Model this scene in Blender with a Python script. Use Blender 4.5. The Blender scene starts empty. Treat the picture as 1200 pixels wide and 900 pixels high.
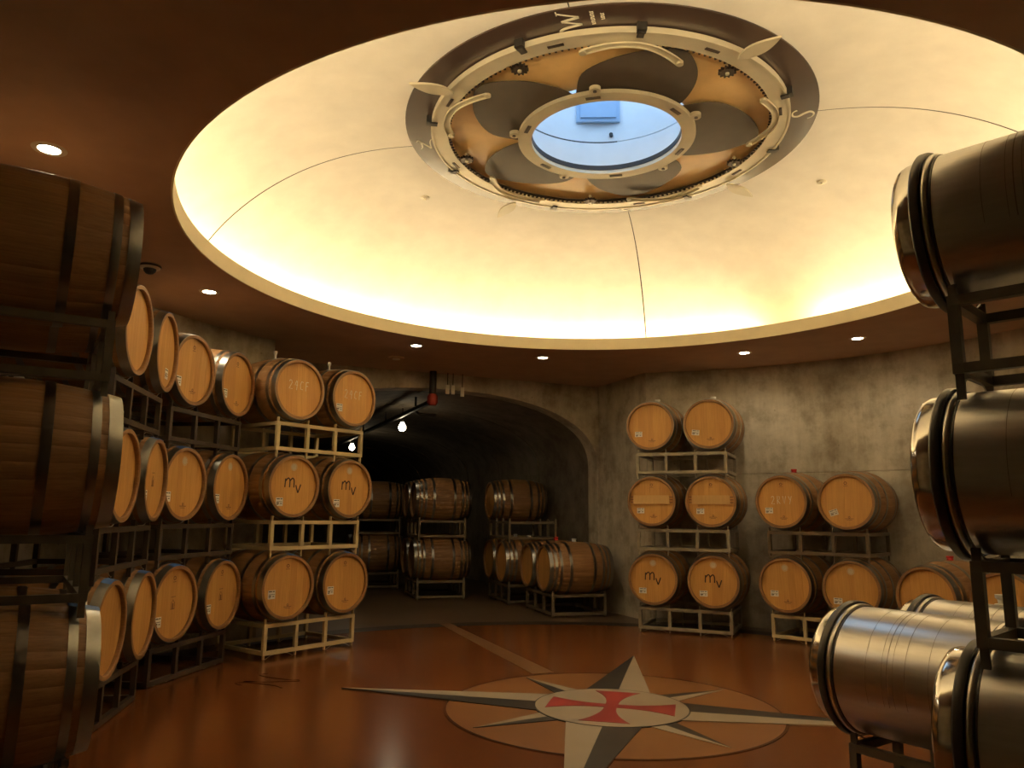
import bpy, math, random
from mathutils import Euler, Matrix
from math import sin, cos, pi, radians, sqrt, atan2, hypot

scene = bpy.context.scene
COL = scene.collection

# ------------------------------------------------------------------ camera
F_PX, HORIZON, CAM_H = 890.0, 604.0, 1.35
PITCH = math.atan((HORIZON - 450.0) / F_PX)
cam_data = bpy.data.cameras.new('camera')
cam_data.sensor_fit = 'HORIZONTAL'
cam_data.sensor_width = 36.0
cam_data.lens = F_PX / 1200.0 * 36.0
cam_data.clip_start = 0.05
cam_data.clip_end = 200
cam = bpy.data.objects.new('camera', cam_data)
cam.location = (0, 0, CAM_H)
cam.rotation_mode = 'QUATERNION'
cam.rotation_quaternion = (Euler((pi / 2 + PITCH, 0, 0)).to_matrix() @ Matrix.Rotation(radians(0.7), 3, 'Z')).to_quaternion()
COL.objects.link(cam)
scene.camera = cam

# ------------------------------------------------------------------ sky (seen only through the skylight shaft)
world = bpy.data.worlds.new('sky')
scene.world = world
world.use_nodes = True
wbg = world.node_tree.nodes['Background']
wbg.inputs['Color'].default_value = (0.48, 0.72, 1.0, 1)
wbg.inputs['Strength'].default_value = 3.0

# ------------------------------------------------------------------ light levels and exposure
WARM = (1.0, 0.81, 0.50)
COVE_EMIT = 38.0
DOWNLIGHT_W = 16.0
DOWNLIGHT_LENS = 40.0
BULB_EMIT = 30.0
scene.view_settings.view_transform = 'Standard'
scene.view_settings.look = 'None'
scene.view_settings.exposure = 0.0
scene.view_settings.gamma = 1.0
scene.view_settings.use_curve_mapping = False
scene.cycles.sample_clamp_indirect = 6.0
scene.cycles.max_bounces = 10
scene.cycles.diffuse_bounces = 5

# ------------------------------------------------------------------ layout
CX, CY = 0.74, 5.76            # middle of the rotunda, under the skylight
WX, WY, WR = 0.95, 5.72, 4.70    # round concrete wall
ZC = 3.32                       # flat ceiling
RIM_R = 3.16                    # opening of the dome
BAND_Z, BAND_R = 4.43, 1.62
TDX, TDY = -0.383, 0.924        # direction of the tunnel
TOX, TOY = 0.75, 5.76
PORTAL_S = 5.15


def tun(s, o):
    return (TOX + TDX * s + TDY * o, TOY + TDY * s - TDX * o)


# ================================================================== materials
def new_mat(name):
    m = bpy.data.materials.new(name)
    m.use_nodes = True
    nt = m.node_tree
    return m, nt, nt.nodes['Principled BSDF']


def node(nt, typ, **kw):
    n = nt.nodes.new(typ)
    for k, v in kw.items():
        setattr(n, k, v)
    return n


def ramp(nt, fac, stops):
    r = node(nt, 'ShaderNodeValToRGB')
    el = r.color_ramp.elements
    while len(el) < len(stops):
        el.new(0.5)
    for e, (p, c) in zip(el, stops):
        e.position = p
        e.color = (*c, 1)
    nt.links.new(fac, r.inputs['Fac'])
    return r.outputs['Color']


def math_n(nt, op, a, b=None, c=None):
    n = node(nt, 'ShaderNodeMath', operation=op)
    for i, v in enumerate((a, b, c)):
        if v is None:
            continue
        if isinstance(v, (int, float)):
            n.inputs[i].default_value = v
        else:
            nt.links.new(v, n.inputs[i])
    return n.outputs[0]


def mixc(nt, fac, a, b, mode='MIX'):
    n = node(nt, 'ShaderNodeMix', data_type='RGBA', blend_type=mode)
    if isinstance(fac, (int, float)):
        n.inputs[0].default_value = fac
    else:
        nt.links.new(fac, n.inputs[0])
    for i, v in ((6, a), (7, b)):
        if isinstance(v, tuple):
            n.inputs[i].default_value = (*v, 1)
        else:
            nt.links.new(v, n.inputs[i])
    return n.outputs[2]


def noise(nt, vec, scale, detail=4, rough=0.55, out='Fac'):
    n = node(nt, 'ShaderNodeTexNoise')
    n.inputs['Scale'].default_value = scale
    n.inputs['Detail'].default_value = detail
    n.inputs['Roughness'].default_value = rough
    nt.links.new(vec, n.inputs['Vector'])
    return n.outputs[out]


def scaled(nt, vec, sx, sy, sz, off=None):
    n = node(nt, 'ShaderNodeMapping')
    n.inputs['Scale'].default_value = (sx, sy, sz)
    nt.links.new(vec, n.inputs['Vector'])
    if off is not None:
        nt.links.new(off, n.inputs['Location'])
    return n.outputs[0]


def bump(nt, b, height, strength=0.3, dist=0.01):
    n = node(nt, 'ShaderNodeBump')
    n.inputs['Strength'].default_value = strength
    n.inputs['Distance'].default_value = dist
    nt.links.new(height, n.inputs['Height'])
    nt.links.new(n.outputs[0], b.inputs['Normal'])


def plain(name, col, rough=0.5, metal=0.0, vary=0.12, scale=6.0, coat=0.0):
    m, nt, b = new_mat(name)
    tc = node(nt, 'ShaderNodeTexCoord').outputs['Object']
    f = noise(nt, tc, scale)
    lo = tuple(max(0, c * (1 - vary)) for c in col)
    hi = tuple(min(1, c * (1 + vary)) for c in col)
    c = ramp(nt, f, [(0.3, lo), (0.7, hi)])
    nt.links.new(c, b.inputs['Base Color'])
    b.inputs['Roughness'].default_value = rough
    b.inputs['Metallic'].default_value = metal
    b.inputs['Coat Weight'].default_value = coat
    b.inputs['Coat Roughness'].default_value = 0.15
    return m


def obj_random(nt):
    return node(nt, 'ShaderNodeObjectInfo').outputs['Random']


def wood_staves():
    m, nt, b = new_mat('oak_staves')
    tc = node(nt, 'ShaderNodeTexCoord').outputs['Object']
    sep = node(nt, 'ShaderNodeSeparateXYZ')
    nt.links.new(tc, sep.inputs[0])
    zc = math_n(nt, 'SUBTRACT', sep.outputs['Z'], 0.355)
    ang = math_n(nt, 'ARCTAN2', sep.outputs['Y'], zc)
    idx = math_n(nt, 'FLOOR', math_n(nt, 'MULTIPLY', math_n(nt, 'ADD', ang, pi), 30 / (2 * pi)))
    wn = node(nt, 'ShaderNodeTexWhiteNoise', noise_dimensions='2D')
    cx = node(nt, 'ShaderNodeCombineXYZ')
    rnd = obj_random(nt)
    nt.links.new(idx, cx.inputs[0])
    nt.links.new(math_n(nt, 'MULTIPLY', rnd, 53.0), cx.inputs[1])
    nt.links.new(cx.outputs[0], wn.inputs['Vector'])
    off = node(nt, 'ShaderNodeCombineXYZ')
    nt.links.new(math_n(nt, 'MULTIPLY', rnd, 40.0), off.inputs[1])
    grain = noise(nt, scaled(nt, tc, 3.0, 60.0, 60.0, off.outputs[0]), 1.6, 5, 0.6)
    blot = noise(nt, scaled(nt, tc, 1.0, 1.0, 1.0, off.outputs[0]), 5.0, 3)
    c1 = ramp(nt, grain, [(0.25, (0.25, 0.125, 0.046)), (0.75, (0.40, 0.22, 0.088))])
    tone = ramp(nt, wn.outputs['Value'], [(0.0, (0.88, 0.86, 0.84)), (1.0, (1.0, 1.0, 1.0))])
    c2 = mixc(nt, 1.0, c1, tone, 'MULTIPLY')
    c3 = mixc(nt, math_n(nt, 'MULTIPLY', math_n(nt, 'SUBTRACT', blot, 0.45), 0.9), c2, (0.23, 0.13, 0.07))
    nt.links.new(c3, b.inputs['Base Color'])
    b.inputs['Roughness'].default_value = 0.55
    bump(nt, b, grain, 0.12, 0.002)
    return m


def wood_board(name, lo, hi):
    m, nt, b = new_mat(name)
    tc = node(nt, 'ShaderNodeTexCoord').outputs['Object']
    rnd = obj_random(nt)
    off = node(nt, 'ShaderNodeCombineXYZ')
    nt.links.new(math_n(nt, 'MULTIPLY', rnd, 60.0), off.inputs[1])
    nt.links.new(math_n(nt, 'MULTIPLY', rnd, 17.0), off.inputs[2])
    grain = noise(nt, scaled(nt, tc, 20.0, 45.0, 2.5, off.outputs[0]), 1.5, 5, 0.6)
    fig = noise(nt, scaled(nt, tc, 8.0, 12.0, 1.5, off.outputs[0]), 1.5, 2, 0.5)
    c1 = ramp(nt, grain, [(0.2, lo), (0.8, hi)])
    tone = ramp(nt, rnd, [(0.0, (0.86, 0.80, 0.74)), (0.5, (0.95, 0.93, 0.90)), (1.0, (1.0, 1.0, 1.0))])
    c2 = mixc(nt, 1.0, c1, tone, 'MULTIPLY')
    c3 = mixc(nt, math_n(nt, 'MULTIPLY', fig, 0.35), c2, lo)
    nt.links.new(c3, b.inputs['Base Color'])
    b.inputs['Roughness'].default_value = 0.5
    bump(nt, b, grain, 0.08, 0.001)
    return m


def steel(name, col, rough, stretch=(1, 30, 30), aniso=0.0):
    m, nt, b = new_mat(name)
    tc = node(nt, 'ShaderNodeTexCoord').outputs['Object']
    g = noise(nt, scaled(nt, tc, *stretch), 4.0, 5, 0.6)
    big = noise(nt, tc, 3.0, 3)
    c = ramp(nt, g, [(0.2, tuple(x * 0.8 for x in col)), (0.8, col)])
    c = mixc(nt, math_n(nt, 'MULTIPLY', big, 0.35), c, tuple(x * 0.72 for x in col))
    nt.links.new(c, b.inputs['Base Color'])
    b.inputs['Metallic'].default_value = 1.0
    r = node(nt, 'ShaderNodeMapRange')
    nt.links.new(g, r.inputs[0])
    r.inputs[3].default_value = rough * 0.8
    r.inputs[4].default_value = rough * 1.25
    nt.links.new(r.outputs[0], b.inputs['Roughness'])
    b.inputs['Anisotropic'].default_value = aniso
    return m


def concrete(name, lo, mid, hi, streak=0.38):
    m, nt, b = new_mat(name)
    tc = node(nt, 'ShaderNodeTexCoord').outputs['Object']
    big = noise(nt, tc, 0.9, 6, 0.62)
    vert = noise(nt, scaled(nt, tc, 2.2, 2.2, 0.3), 2.2, 5, 0.65)
    fine = noise(nt, tc, 30.0, 4, 0.6)
    pores = node(nt, 'ShaderNodeTexVoronoi')
    pores.inputs['Scale'].default_value = 9.0
    nt.links.new(tc, pores.inputs['Vector'])
    mixf = math_n(nt, 'ADD', math_n(nt, 'MULTIPLY', big, 1 - streak), math_n(nt, 'MULTIPLY', vert, streak))
    c = ramp(nt, mixf, [(0.36, lo), (0.5, mid), (0.64, hi)])
    med = noise(nt, tc, 3.6, 6, 0.7)
    md = ramp(nt, med, [(0.34, (0.74, 0.72, 0.68)), (0.52, (1.0, 1.0, 1.0)), (0.70, (1.10, 1.10, 1.08))])
    c = mixc(nt, 1.0, c, md, 'MULTIPLY')
    c = mixc(nt, math_n(nt, 'MULTIPLY', fine, 0.25), c, lo)
    pr = ramp(nt, pores.outputs['Distance'], [(0.05, (0.55, 0.52, 0.48)), (0.12, (1, 1, 1))])
    spots = noise(nt, tc, 2.3, 2)
    sp = ramp(nt, spots, [(0.5, (0, 0, 0)), (0.62, (1, 1, 1))])
    c = mixc(nt, sp, c, mixc(nt, 1.0, c, pr, 'MULTIPLY'))
    nt.links.new(c, b.inputs['Base Color'])
    b.inputs['Roughness'].default_value = 0.82
    bump(nt, b, math_n(nt, 'ADD', math_n(nt, 'MULTIPLY', fine, 0.3), vert), 0.25, 0.01)
    return m


def floor_stain(name, lo, mid, hi, rough=0.2, scale=1.1):
    m, nt, b = new_mat(name)
    tc = node(nt, 'ShaderNodeTexCoord').outputs['Object']
    f = noise(nt, tc, scale, 5, 0.5)
    d = noise(nt, tc, 0.45, 3)
    fine = noise(nt, tc, 3.0, 3)
    c = ramp(nt, f, [(0.22, lo), (0.5, mid), (0.8, hi)])
    c = mixc(nt, math_n(nt, 'MULTIPLY', d, 0.35), c, lo)
    nt.links.new(c, b.inputs['Base Color'])
    r = node(nt, 'ShaderNodeMapRange')
    nt.links.new(fine, r.inputs[0])
    r.inputs[3].default_value = rough * 0.95
    r.inputs[4].default_value = rough * 1.08
    nt.links.new(r.outputs[0], b.inputs['Roughness'])
    b.inputs['IOR'].default_value = 1.5
    return m


def emitter(name, col, strength):
    m, nt, b = new_mat(name)
    b.inputs['Base Color'].default_value = (0.8, 0.8, 0.8, 1)
    b.inputs['Emission Color'].default_value = (*col, 1)
    b.inputs['Emission Strength'].default_value = strength
    return m


M = {}
M['stave'] = wood_staves()
M['board'] = wood_board('oak_head_board', (0.58, 0.30, 0.078), (0.80, 0.455, 0.138))
M['plank'] = wood_board('pale_oak_plank', (0.66, 0.42, 0.16), (0.82, 0.55, 0.23))
M['rim'] = plain('oak_croze', (0.32, 0.16, 0.065), 0.6, 0, 0.2, 20)
M['hoop'] = steel('galvanised_hoop', (0.33, 0.32, 0.29), 0.30, (6, 6, 6))
M['drum'] = steel('brushed_stainless', (0.64, 0.615, 0.56), 0.30, (1.5, 14, 14))
M['drum_scuff'] = plain('rub_mark', (0.30, 0.27, 0.22), 0.5, 0.8)
M['drum_polish'] = steel('polished_stainless', (0.66, 0.63, 0.56), 0.13, (2, 2, 2))
M['drum_band'] = plain('dark_drum_band', (0.10, 0.09, 0.08), 0.38, 0.6)
M['rack_cream'] = plain('cream_rack_paint', (0.62, 0.50, 0.28), 0.5, 0, 0.08)
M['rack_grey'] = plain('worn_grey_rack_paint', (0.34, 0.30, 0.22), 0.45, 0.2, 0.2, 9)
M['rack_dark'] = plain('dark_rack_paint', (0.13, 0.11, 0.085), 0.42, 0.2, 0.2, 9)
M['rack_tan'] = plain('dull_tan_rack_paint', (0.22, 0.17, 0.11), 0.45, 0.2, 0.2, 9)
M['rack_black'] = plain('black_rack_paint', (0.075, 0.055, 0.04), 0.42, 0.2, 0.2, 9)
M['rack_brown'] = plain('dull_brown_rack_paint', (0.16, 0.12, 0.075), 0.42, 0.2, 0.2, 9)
M['wire'] = plain('bent_wire', (0.42, 0.38, 0.30), 0.4, 0.7)
M['silicone'] = plain('white_silicone', (0.82, 0.80, 0.74), 0.4, 0, 0.03)
M['red_bung'] = plain('red_silicone', (0.55, 0.03, 0.03), 0.4, 0, 0.05)
M['tape'] = plain('blue_tape', (0.05, 0.14, 0.42), 0.5, 0, 0.1)
M['paper'] = plain('white_paper', (0.86, 0.84, 0.78), 0.6, 0, 0.03)
M['ink'] = plain('black_brand_ink', (0.05, 0.025, 0.015), 0.7, 0, 0.2)
M['stamp'] = plain('brown_stamp_ink', (0.24, 0.11, 0.045), 0.7, 0, 0.2)
M['chalk'] = plain('chalk', (0.78, 0.72, 0.58), 0.9, 0, 0.15, 60)
M['logo'] = plain('pale_stamp', (0.66, 0.58, 0.42), 0.7, 0, 0.1)
M['concrete'] = concrete('cast_concrete', (0.31, 0.26, 0.18), (0.50, 0.44, 0.33), (0.66, 0.60, 0.48))
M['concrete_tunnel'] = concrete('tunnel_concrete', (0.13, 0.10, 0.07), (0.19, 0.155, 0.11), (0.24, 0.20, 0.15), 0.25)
M['ceiling'] = plain('brown_ceiling_paint', (0.51, 0.335, 0.225), 0.75, 0, 0.08, 3)
M['lip'] = plain('cream_lip_paint', (0.80, 0.70, 0.46), 0.6, 0, 0.04)
M['dome'] = plain('cream_dome_plaster', (0.86, 0.82, 0.75), 0.75, 0, 0.05, 4)
M['band'] = plain('dark_brown_gloss_band', (0.055, 0.033, 0.026), 0.34, 0.0, 0.1, 3, 0.25)
M['ring'] = plain('satin_cream_metal', (0.70, 0.64, 0.50), 0.36, 0.25, 0.06)
M['petal'] = plain('dark_bronze_petal', (0.075, 0.055, 0.04), 0.5, 0.3, 0.12)
M['peach'] = plain('peach_skylight_cloth', (0.92, 0.62, 0.28), 0.34, 0, 0.06)
M['gear'] = plain('blackened_gear', (0.06, 0.04, 0.03), 0.45, 0.5)
M['black'] = plain('black_fitting', (0.025, 0.022, 0.02), 0.5)
M['letter'] = plain('cream_letter', (0.82, 0.78, 0.66), 0.5, 0, 0.05)
M['shaft'] = plain('white_shaft_paint', (0.80, 0.84, 0.88), 0.6, 0, 0.03)
M['hatch'] = plain('blue_hatch', (0.34, 0.50, 0.72), 0.5, 0, 0.05)
M['floor'] = floor_stain('grey_floor_concrete', (0.10, 0.065, 0.04), (0.15, 0.10, 0.06), (0.19, 0.13, 0.08), 0.3)
M['stain'] = floor_stain('orange_stained_concrete', (0.12, 0.036, 0.011), (0.165, 0.053, 0.0145), (0.215, 0.075, 0.021), 0.21)
M['stain_in'] = floor_stain('pale_orange_stain', (0.20, 0.078, 0.025), (0.25, 0.105, 0.034), (0.29, 0.13, 0.045), 0.32)
M['floor_dark'] = floor_stain('dark_grey_stain', (0.018, 0.014, 0.011), (0.030, 0.025, 0.020), (0.042, 0.035, 0.029), 0.38)
M['floor_cream'] = floor_stain('cream_stain', (0.30, 0.235, 0.155), (0.38, 0.31, 0.215), (0.44, 0.365, 0.265), 0.36)
M['floor_tan'] = floor_stain('tan_stain', (0.16, 0.078, 0.031), (0.215, 0.11, 0.048), (0.25, 0.135, 0.062), 0.3)
M['floor_red'] = floor_stain('red_stain', (0.24, 0.022, 0.020), (0.33, 0.035, 0.032), (0.37, 0.05, 0.045), 0.36)
M['floor_ink'] = floor_stain('dark_brown_floor_paint', (0.035, 0.015, 0.008), (0.06, 0.026, 0.013), (0.085, 0.036, 0.018), 0.25)
M['cove'] = emitter('cove_lamp', WARM, COVE_EMIT)
M['lens'] = emitter('downlight_lens', (1.0, 0.88, 0.66), DOWNLIGHT_LENS)
M['bulb'] = emitter('bulb_glass', (1.0, 0.84, 0.56), BULB_EMIT)
M['trim'] = plain('white_trim', (0.70, 0.64, 0.52), 0.5, 0, 0.04)
M['red_pipe'] = plain('red_coupling', (0.30, 0.03, 0.02), 0.45)
M['tag'] = plain('pale_plastic', (0.75, 0.70, 0.58), 0.5)


# ================================================================== mesh helpers
def mesh(name, verts, faces, mat, smooth=None):
    me = bpy.data.meshes.new(name)
    me.from_pydata([tuple(v) for v in verts], [], faces)
    me.materials.append(M[mat] if isinstance(mat, str) else mat)
    me.update()
    if smooth is not None:
        me.polygons.foreach_set('use_smooth', [True] * len(me.polygons))
        me.set_sharp_from_angle(angle=radians(smooth))
    return me


def link(name, me, parent=None, loc=(0, 0, 0), rot=(0, 0, 0), scale=None):
    o = bpy.data.objects.new(name, me)
    COL.objects.link(o)
    o.parent = parent
    o.location = loc
    o.rotation_euler = rot
    if scale:
        o.scale = scale
    return o


def tag(o, label=None, cat=None, group=None, kind=None):
    if label:
        assert 4 <= len(label.split()) <= 16, label
        o['label'] = label
    if cat:
        o['category'] = cat
    if group:
        o['group'] = group
    if kind:
        o['kind'] = kind
    return o


def empty(name, loc, rz=0.0):
    o = link(name, None, None, loc, (0, 0, rz))
    o.empty_display_size = 0.1
    return o


class G:
    """collects geometry for one mesh"""
    def __init__(s):
        s.v, s.f = [], []

    def add(s, v, f):
        n = len(s.v)
        s.v += list(v)
        s.f += [tuple(i + n for i in q) for q in f]
        return s

    def box(s, c, d, rz=0.0, ch=0.0):
        hx, hy, hz = d[0] / 2, d[1] / 2, d[2] / 2
        pts = []
        for dz in (-hz, hz):
            for dx, dy in ((-hx, -hy), (hx, -hy), (hx, hy), (-hx, hy)):
                pts.append((c[0] + dx * cos(rz) - dy * sin(rz), c[1] + dx * sin(rz) + dy * cos(rz), c[2] + dz))
        return s.add(pts, [(3, 2, 1, 0), (4, 5, 6, 7), (0, 1, 5, 4), (1, 2, 6, 5), (2, 3, 7, 6), (3, 0, 4, 7)])

    def lathe(s, prof, segs=48, axis='X', closed=False, c=(0, 0, 0), a0=0.0, a1=2 * pi):
        """prof: (along, radius) pairs, turned around an axis"""
        full = abs(a1 - a0 - 2 * pi) < 1e-6
        ns = segs if full else segs + 1
        v = []
        for j in range(ns):
            t = a0 + (a1 - a0) * j / segs
            for (x, r) in prof:
                if axis == 'X':
                    v.append((c[0] + x, c[1] + r * sin(t), c[2] + r * cos(t)))
                else:
                    v.append((c[0] + r * cos(t), c[1] + r * sin(t), c[2] + x))
        n = len(prof)
        f = []
        m = n if closed else n - 1
        for j in range(segs):
            k = (j + 1) % ns
            for i in range(m):
                i2 = (i + 1) % n
                if axis == 'X':
                    f.append((j * n + i, k * n + i, k * n + i2, j * n + i2))
                else:
                    f.append((j * n + i, j * n + i2, k * n + i2, k * n + i))
        return s.add(v, f)

    def tube(s, pts, r, segs=8, cap=True):
        from mathutils import Vector
        P = [Vector(p) for p in pts]
        v, f = [], []
        up = None
        for i, p in enumerate(P):
            a = P[max(0, i - 1)]
            b = P[min(len(P) - 1, i + 1)]
            d = (b - a).normalized()
            if up is None:
                up = Vector((0, 0, 1)) if abs(d.z) < 0.9 else Vector((1, 0, 0))
            e1 = d.cross(up).normalized()
            up = e1.cross(d).normalized()
            rr = r[i] if isinstance(r, (list, tuple)) else r
            for k in range(segs):
                t = 2 * pi * k / segs
                v.append(tuple(p + e1 * rr * cos(t) + up * rr * sin(t)))
        for i in range(len(P) - 1):
            for k in range(segs):
                k2 = (k + 1) % segs
                f.append((i * segs + k, i * segs + k2, (i + 1) * segs + k2, (i + 1) * segs + k))
        if cap:
            f.append(tuple(reversed(range(segs))))
            f.append(tuple((len(P) - 1) * segs + k for k in range(segs)))
        return s.add(v, f)

    def prism(s, poly, z0, z1):
        """flat polygon (ccw, xy) with thickness"""
        n = len(poly)
        v = [(x, y, z0) for x, y in poly] + [(x, y, z1) for x, y in poly]
        f = [tuple(reversed(range(n))), tuple(range(n, 2 * n))]
        f += [(i, (i + 1) % n, n + (i + 1) % n, n + i) for i in range(n)]
        return s.add(v, f)

    def mapped(s, fn):
        s.v = [fn(*p) for p in s.v]
        return s

    def flip(s):
        s.f = [tuple(reversed(q)) for q in s.f]
        return s

    def mesh(s, name, mat, smooth=None):
        return mesh(name, s.v, s.f, mat, smooth)


def spline(pts, n=8):
    """Catmull-Rom through 2D points (third value = pen width)"""
    out = []
    P = [pts[0]] + list(pts) + [pts[-1]]
    for i in range(1, len(P) - 2):
        p0, p1, p2, p3 = P[i - 1], P[i], P[i + 1], P[i + 2]
        for k in range(n):
            t = k / n
            out.append(tuple(0.5 * ((2 * b) + (-a + c) * t + (2 * a - 5 * b + 4 * c - d) * t * t + (-a + 3 * b - 3 * c + d) * t ** 3)
                             for a, b, c, d in zip(p0, p1, p2, p3)))
    out.append(tuple(pts[-1]))
    return out


def ribbons(strokes, thick=0.001):
    """strokes: lists of (x, y, width) -> flat pen strokes with a little thickness, in the xy plane"""
    g = G()
    for st in strokes:
        L, R = [], []
        for i, (x, y, w) in enumerate(st):
            a = st[max(0, i - 1)]
            b = st[min(len(st) - 1, i + 1)]
            dx, dy = b[0] - a[0], b[1] - a[1]
            q = hypot(dx, dy) or 1e-6
            nx, ny = -dy / q * w / 2, dx / q * w / 2
            L.append((x + nx, y + ny))
            R.append((x - nx, y - ny))
        n = len(st)
        v = []
        for (l, r) in zip(L, R):
            v += [(l[0], l[1], 0), (r[0], r[1], 0), (l[0], l[1], thick), (r[0], r[1], thick)]
        f = []
        for i in range(n - 1):
            a, b = 4 * i, 4 * i + 4
            f += [(a + 2, a + 3, b + 3, b + 2), (a, a + 2, b + 2, b), (a + 3, a + 1, b + 1, b + 3)]
        f += [(0, 1, 3, 2), (4 * n - 4, 4 * n - 2, 4 * n - 1, 4 * n - 3)]
        g.add(v, f)
    return g


def line(pts, w):
    return [(x, y, w) for x, y in pts]


# ================================================================== the setting
def struct(name, me, **kw):
    o = link(name, me, **kw)
    o['kind'] = 'structure'
    return o


# floor -------------------------------------------------------------
floor = struct('floor', G().box((0, 5, -0.05), (30, 50, 0.1)).mesh('floor', 'floor'))


def disc_me(name, r, z, h, mat, segs=128, r0=0.0):
    if r0 > 0:
        return G().lathe([(z, r0), (z + h, r0), (z + h, r), (z, r)], segs, 'Z', True, (CX, CY, 0)).mesh(name, mat)
    return G().prism([(CX + r * cos(2 * pi * i / segs), CY + r * sin(2 * pi * i / segs)) for i in range(segs)], z, z + h).mesh(name, mat)


link('stained_field', disc_me('stained_field', 4.18, 0, 0.002, 'stain'), floor)
link('dark_border', disc_me('dark_border', 4.46, 0, 0.003, 'floor_dark', 128, 4.18), floor)
link('inner_field', disc_me('inner_field', 1.185, 0, 0.004, 'stain_in'), floor)
link('circle_line', disc_me('circle_line', 1.20, 0, 0.006, 'floor_ink', 128, 1.182), floor)
STAR0 = 76.5


def rot2(x, y, deg, ox=CX, oy=CY):
    a = radians(deg)
    return (ox + x * cos(a) - y * sin(a), oy + x * sin(a) + y * cos(a))


for k in range(8):
    a = STAR0 + 45 * k
    tip, hw, base = (2.10, 0.25, 0.40) if k % 2 == 0 else (1.13, 0.12, 0.44)
    z1 = 0.0105 if k % 2 == 0 else 0.0085
    for side, mat in ((1, 'floor_dark'), (-1, 'floor_cream')):
        poly = [(base, 0), (tip, 0), (base + 0.12, side * hw), (base, side * hw)]
        poly = [(base, 0), (tip, 0), (base, side * hw * 1.05)]
        P = [rot2(x, y, a) for x, y in (poly if side > 0 else poly[::-1])]
        link('star_point', G().prism(P, 0.0, z1).mesh('star_point', mat), floor)
link('centre_disc', disc_me('centre_disc', 0.545, 0, 0.0125, 'floor_cream', 96), floor)
link('disc_line', disc_me('disc_line', 0.556, 0, 0.0118, 'floor_dark', 96, 0.535), floor)
arm = []
for t in range(9):
    u = t / 8
    arm.append((0.05 + 0.40 * u, 0.045 + 0.125 * u ** 2.2))
cross = []
for k in range(4):
    for (x, y) in [(x, -y) for x, y in arm] + [(x, y) for x, y in arm[::-1]]:
        cross.append(rot2(x, y, STAR0 + 90 * k))
link('red_cross', G().prism(cross, 0.0, 0.0145).mesh('red_cross', 'floor_red'), floor)
P = [rot2(*q, 110.5) for q in ((1.25, -0.10), (4.42, -0.07), (4.42, 0.07), (1.25, 0.10))]
link('axis_stripe', G().prism(P, 0, 0.0055).mesh('axis_stripe', 'floor_tan'), floor)

# swash capitals, drawn with a broad pen (width last), roughly one unit tall
N_STROKES = [spline([(-0.55, 0.55, .05), (-0.38, 0.78, .08), (-0.22, 0.62, .12), (-0.24, 0.25, .12), (-0.34, -0.25, .08), (-0.52, -0.5, .04)]),
             line([(-0.26, 0.68), (0.30, -0.48)], .13),
             spline([(0.30, -0.48, .05), (0.36, 0.05, .08), (0.44, 0.45, .08), (0.60, 0.78, .06), (0.82, 0.70, .03)])]
W_STROKES = [spline([(-0.95, 0.30, .04), (-0.88, 0.52, .10), (-0.66, 0.55, .16), (-0.50, 0.25, .16), (-0.38, -0.50, .10)]),
             line([(-0.38, -0.5), (-0.02, 0.42)], .07),
             line([(-0.02, 0.42), (0.16, -0.42)], .15),
             line([(0.16, -0.42), (0.62, 0.58)], .07),
             line([(0.48, 0.56), (0.76, 0.56)], .06)]
S_STROKES = [spline([(0.34, 0.42, .10), (0.12, 0.54, .06), (-0.20, 0.42, .10), (-0.20, 0.16, .14), (0.10, -0.04, .16), (0.28, -0.26, .14), (0.12, -0.50, .08), (-0.18, -0.52, .06), (-0.38, -0.36, .10)])]
E_STROKES = [spline([(0.38, 0.38, .08), (0.14, 0.54, .08), (-0.14, 0.40, .12), (-0.12, 0.14, .10), (0.12, 0.04, .06)]),
             spline([(0.12, 0.04, .06), (-0.20, -0.06, .12), (-0.28, -0.34, .14), (-0.02, -0.54, .10), (0.34, -0.38, .06)])]
# letter N painted on the floor beyond the star's north point
g = ribbons(N_STROKES, 0.003)
lx, ly = rot2(2.72, 0.0, 165.0)
ca, sa = cos(radians(75)), sin(radians(75))
g.mapped(lambda x, y, z: (lx + 0.34 * (x * ca - y * sa), ly + 0.34 * (x * sa + y * ca), 0.002 + z))
link('floor_letter', g.mesh('floor_letter', 'floor_ink'), floor)
# hairline crack in the stained slab
g = ribbons([line([(-0.62, 3.98), (-0.5, 4.05), (-0.38, 4.08), (-0.28, 4.15), (-0.16, 4.17)], 0.006)], 0.0026)
link('slab_crack', g.mesh('slab_crack', 'floor_ink'), floor)

# round wall, with the portal recess and the entry -------------------
JOINT_Z = 1.92


def wall_mesh(name, pts, mat, z0=0.0, z1=ZC, thick=0.25, joint=True, smooth=30, inward=1):
    """a wall along a plan polyline, inner face on pts, thickness to the outside, a shallow cast joint in it"""
    prof = [(z0, 0.0)]
    if joint:
        prof += [(JOINT_Z - 0.012, 0.0), (JOINT_Z - 0.006, -0.012), (JOINT_Z + 0.002, -0.012), (JOINT_Z + 0.006, -0.004)]
        prof += [(z1, -0.004)]
    else:
        prof += [(z1, 0.0)]
    prof += [(z1, -thick), (z0, -thick)]
    n = len(pts)
    v, f = [], []
    for i, (x, y) in enumerate(pts):
        a = pts[max(0, i - 1)]
        b = pts[min(n - 1, i + 1)]
        dx, dy = b[0] - a[0], b[1] - a[1]
        q = hypot(dx, dy)
        nx, ny = -dy / q * inward, dx / q * inward
        for (z, o) in prof:
            v.append((x + nx * o, y + ny * o, z))
    m = len(prof)
    for i in range(n - 1):
        for j in range(m):
            j2 = (j + 1) % m
            q = (i * m + j, (i + 1) * m + j, (i + 1) * m + j2, i * m + j2)
            f.append(q if inward > 0 else q[::-1])
    f.append(tuple(range(m)))
    f.append(tuple((n - 1) * m + j for j in reversed(range(m))))
    return mesh(name, v, f, mat, smooth)


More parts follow.
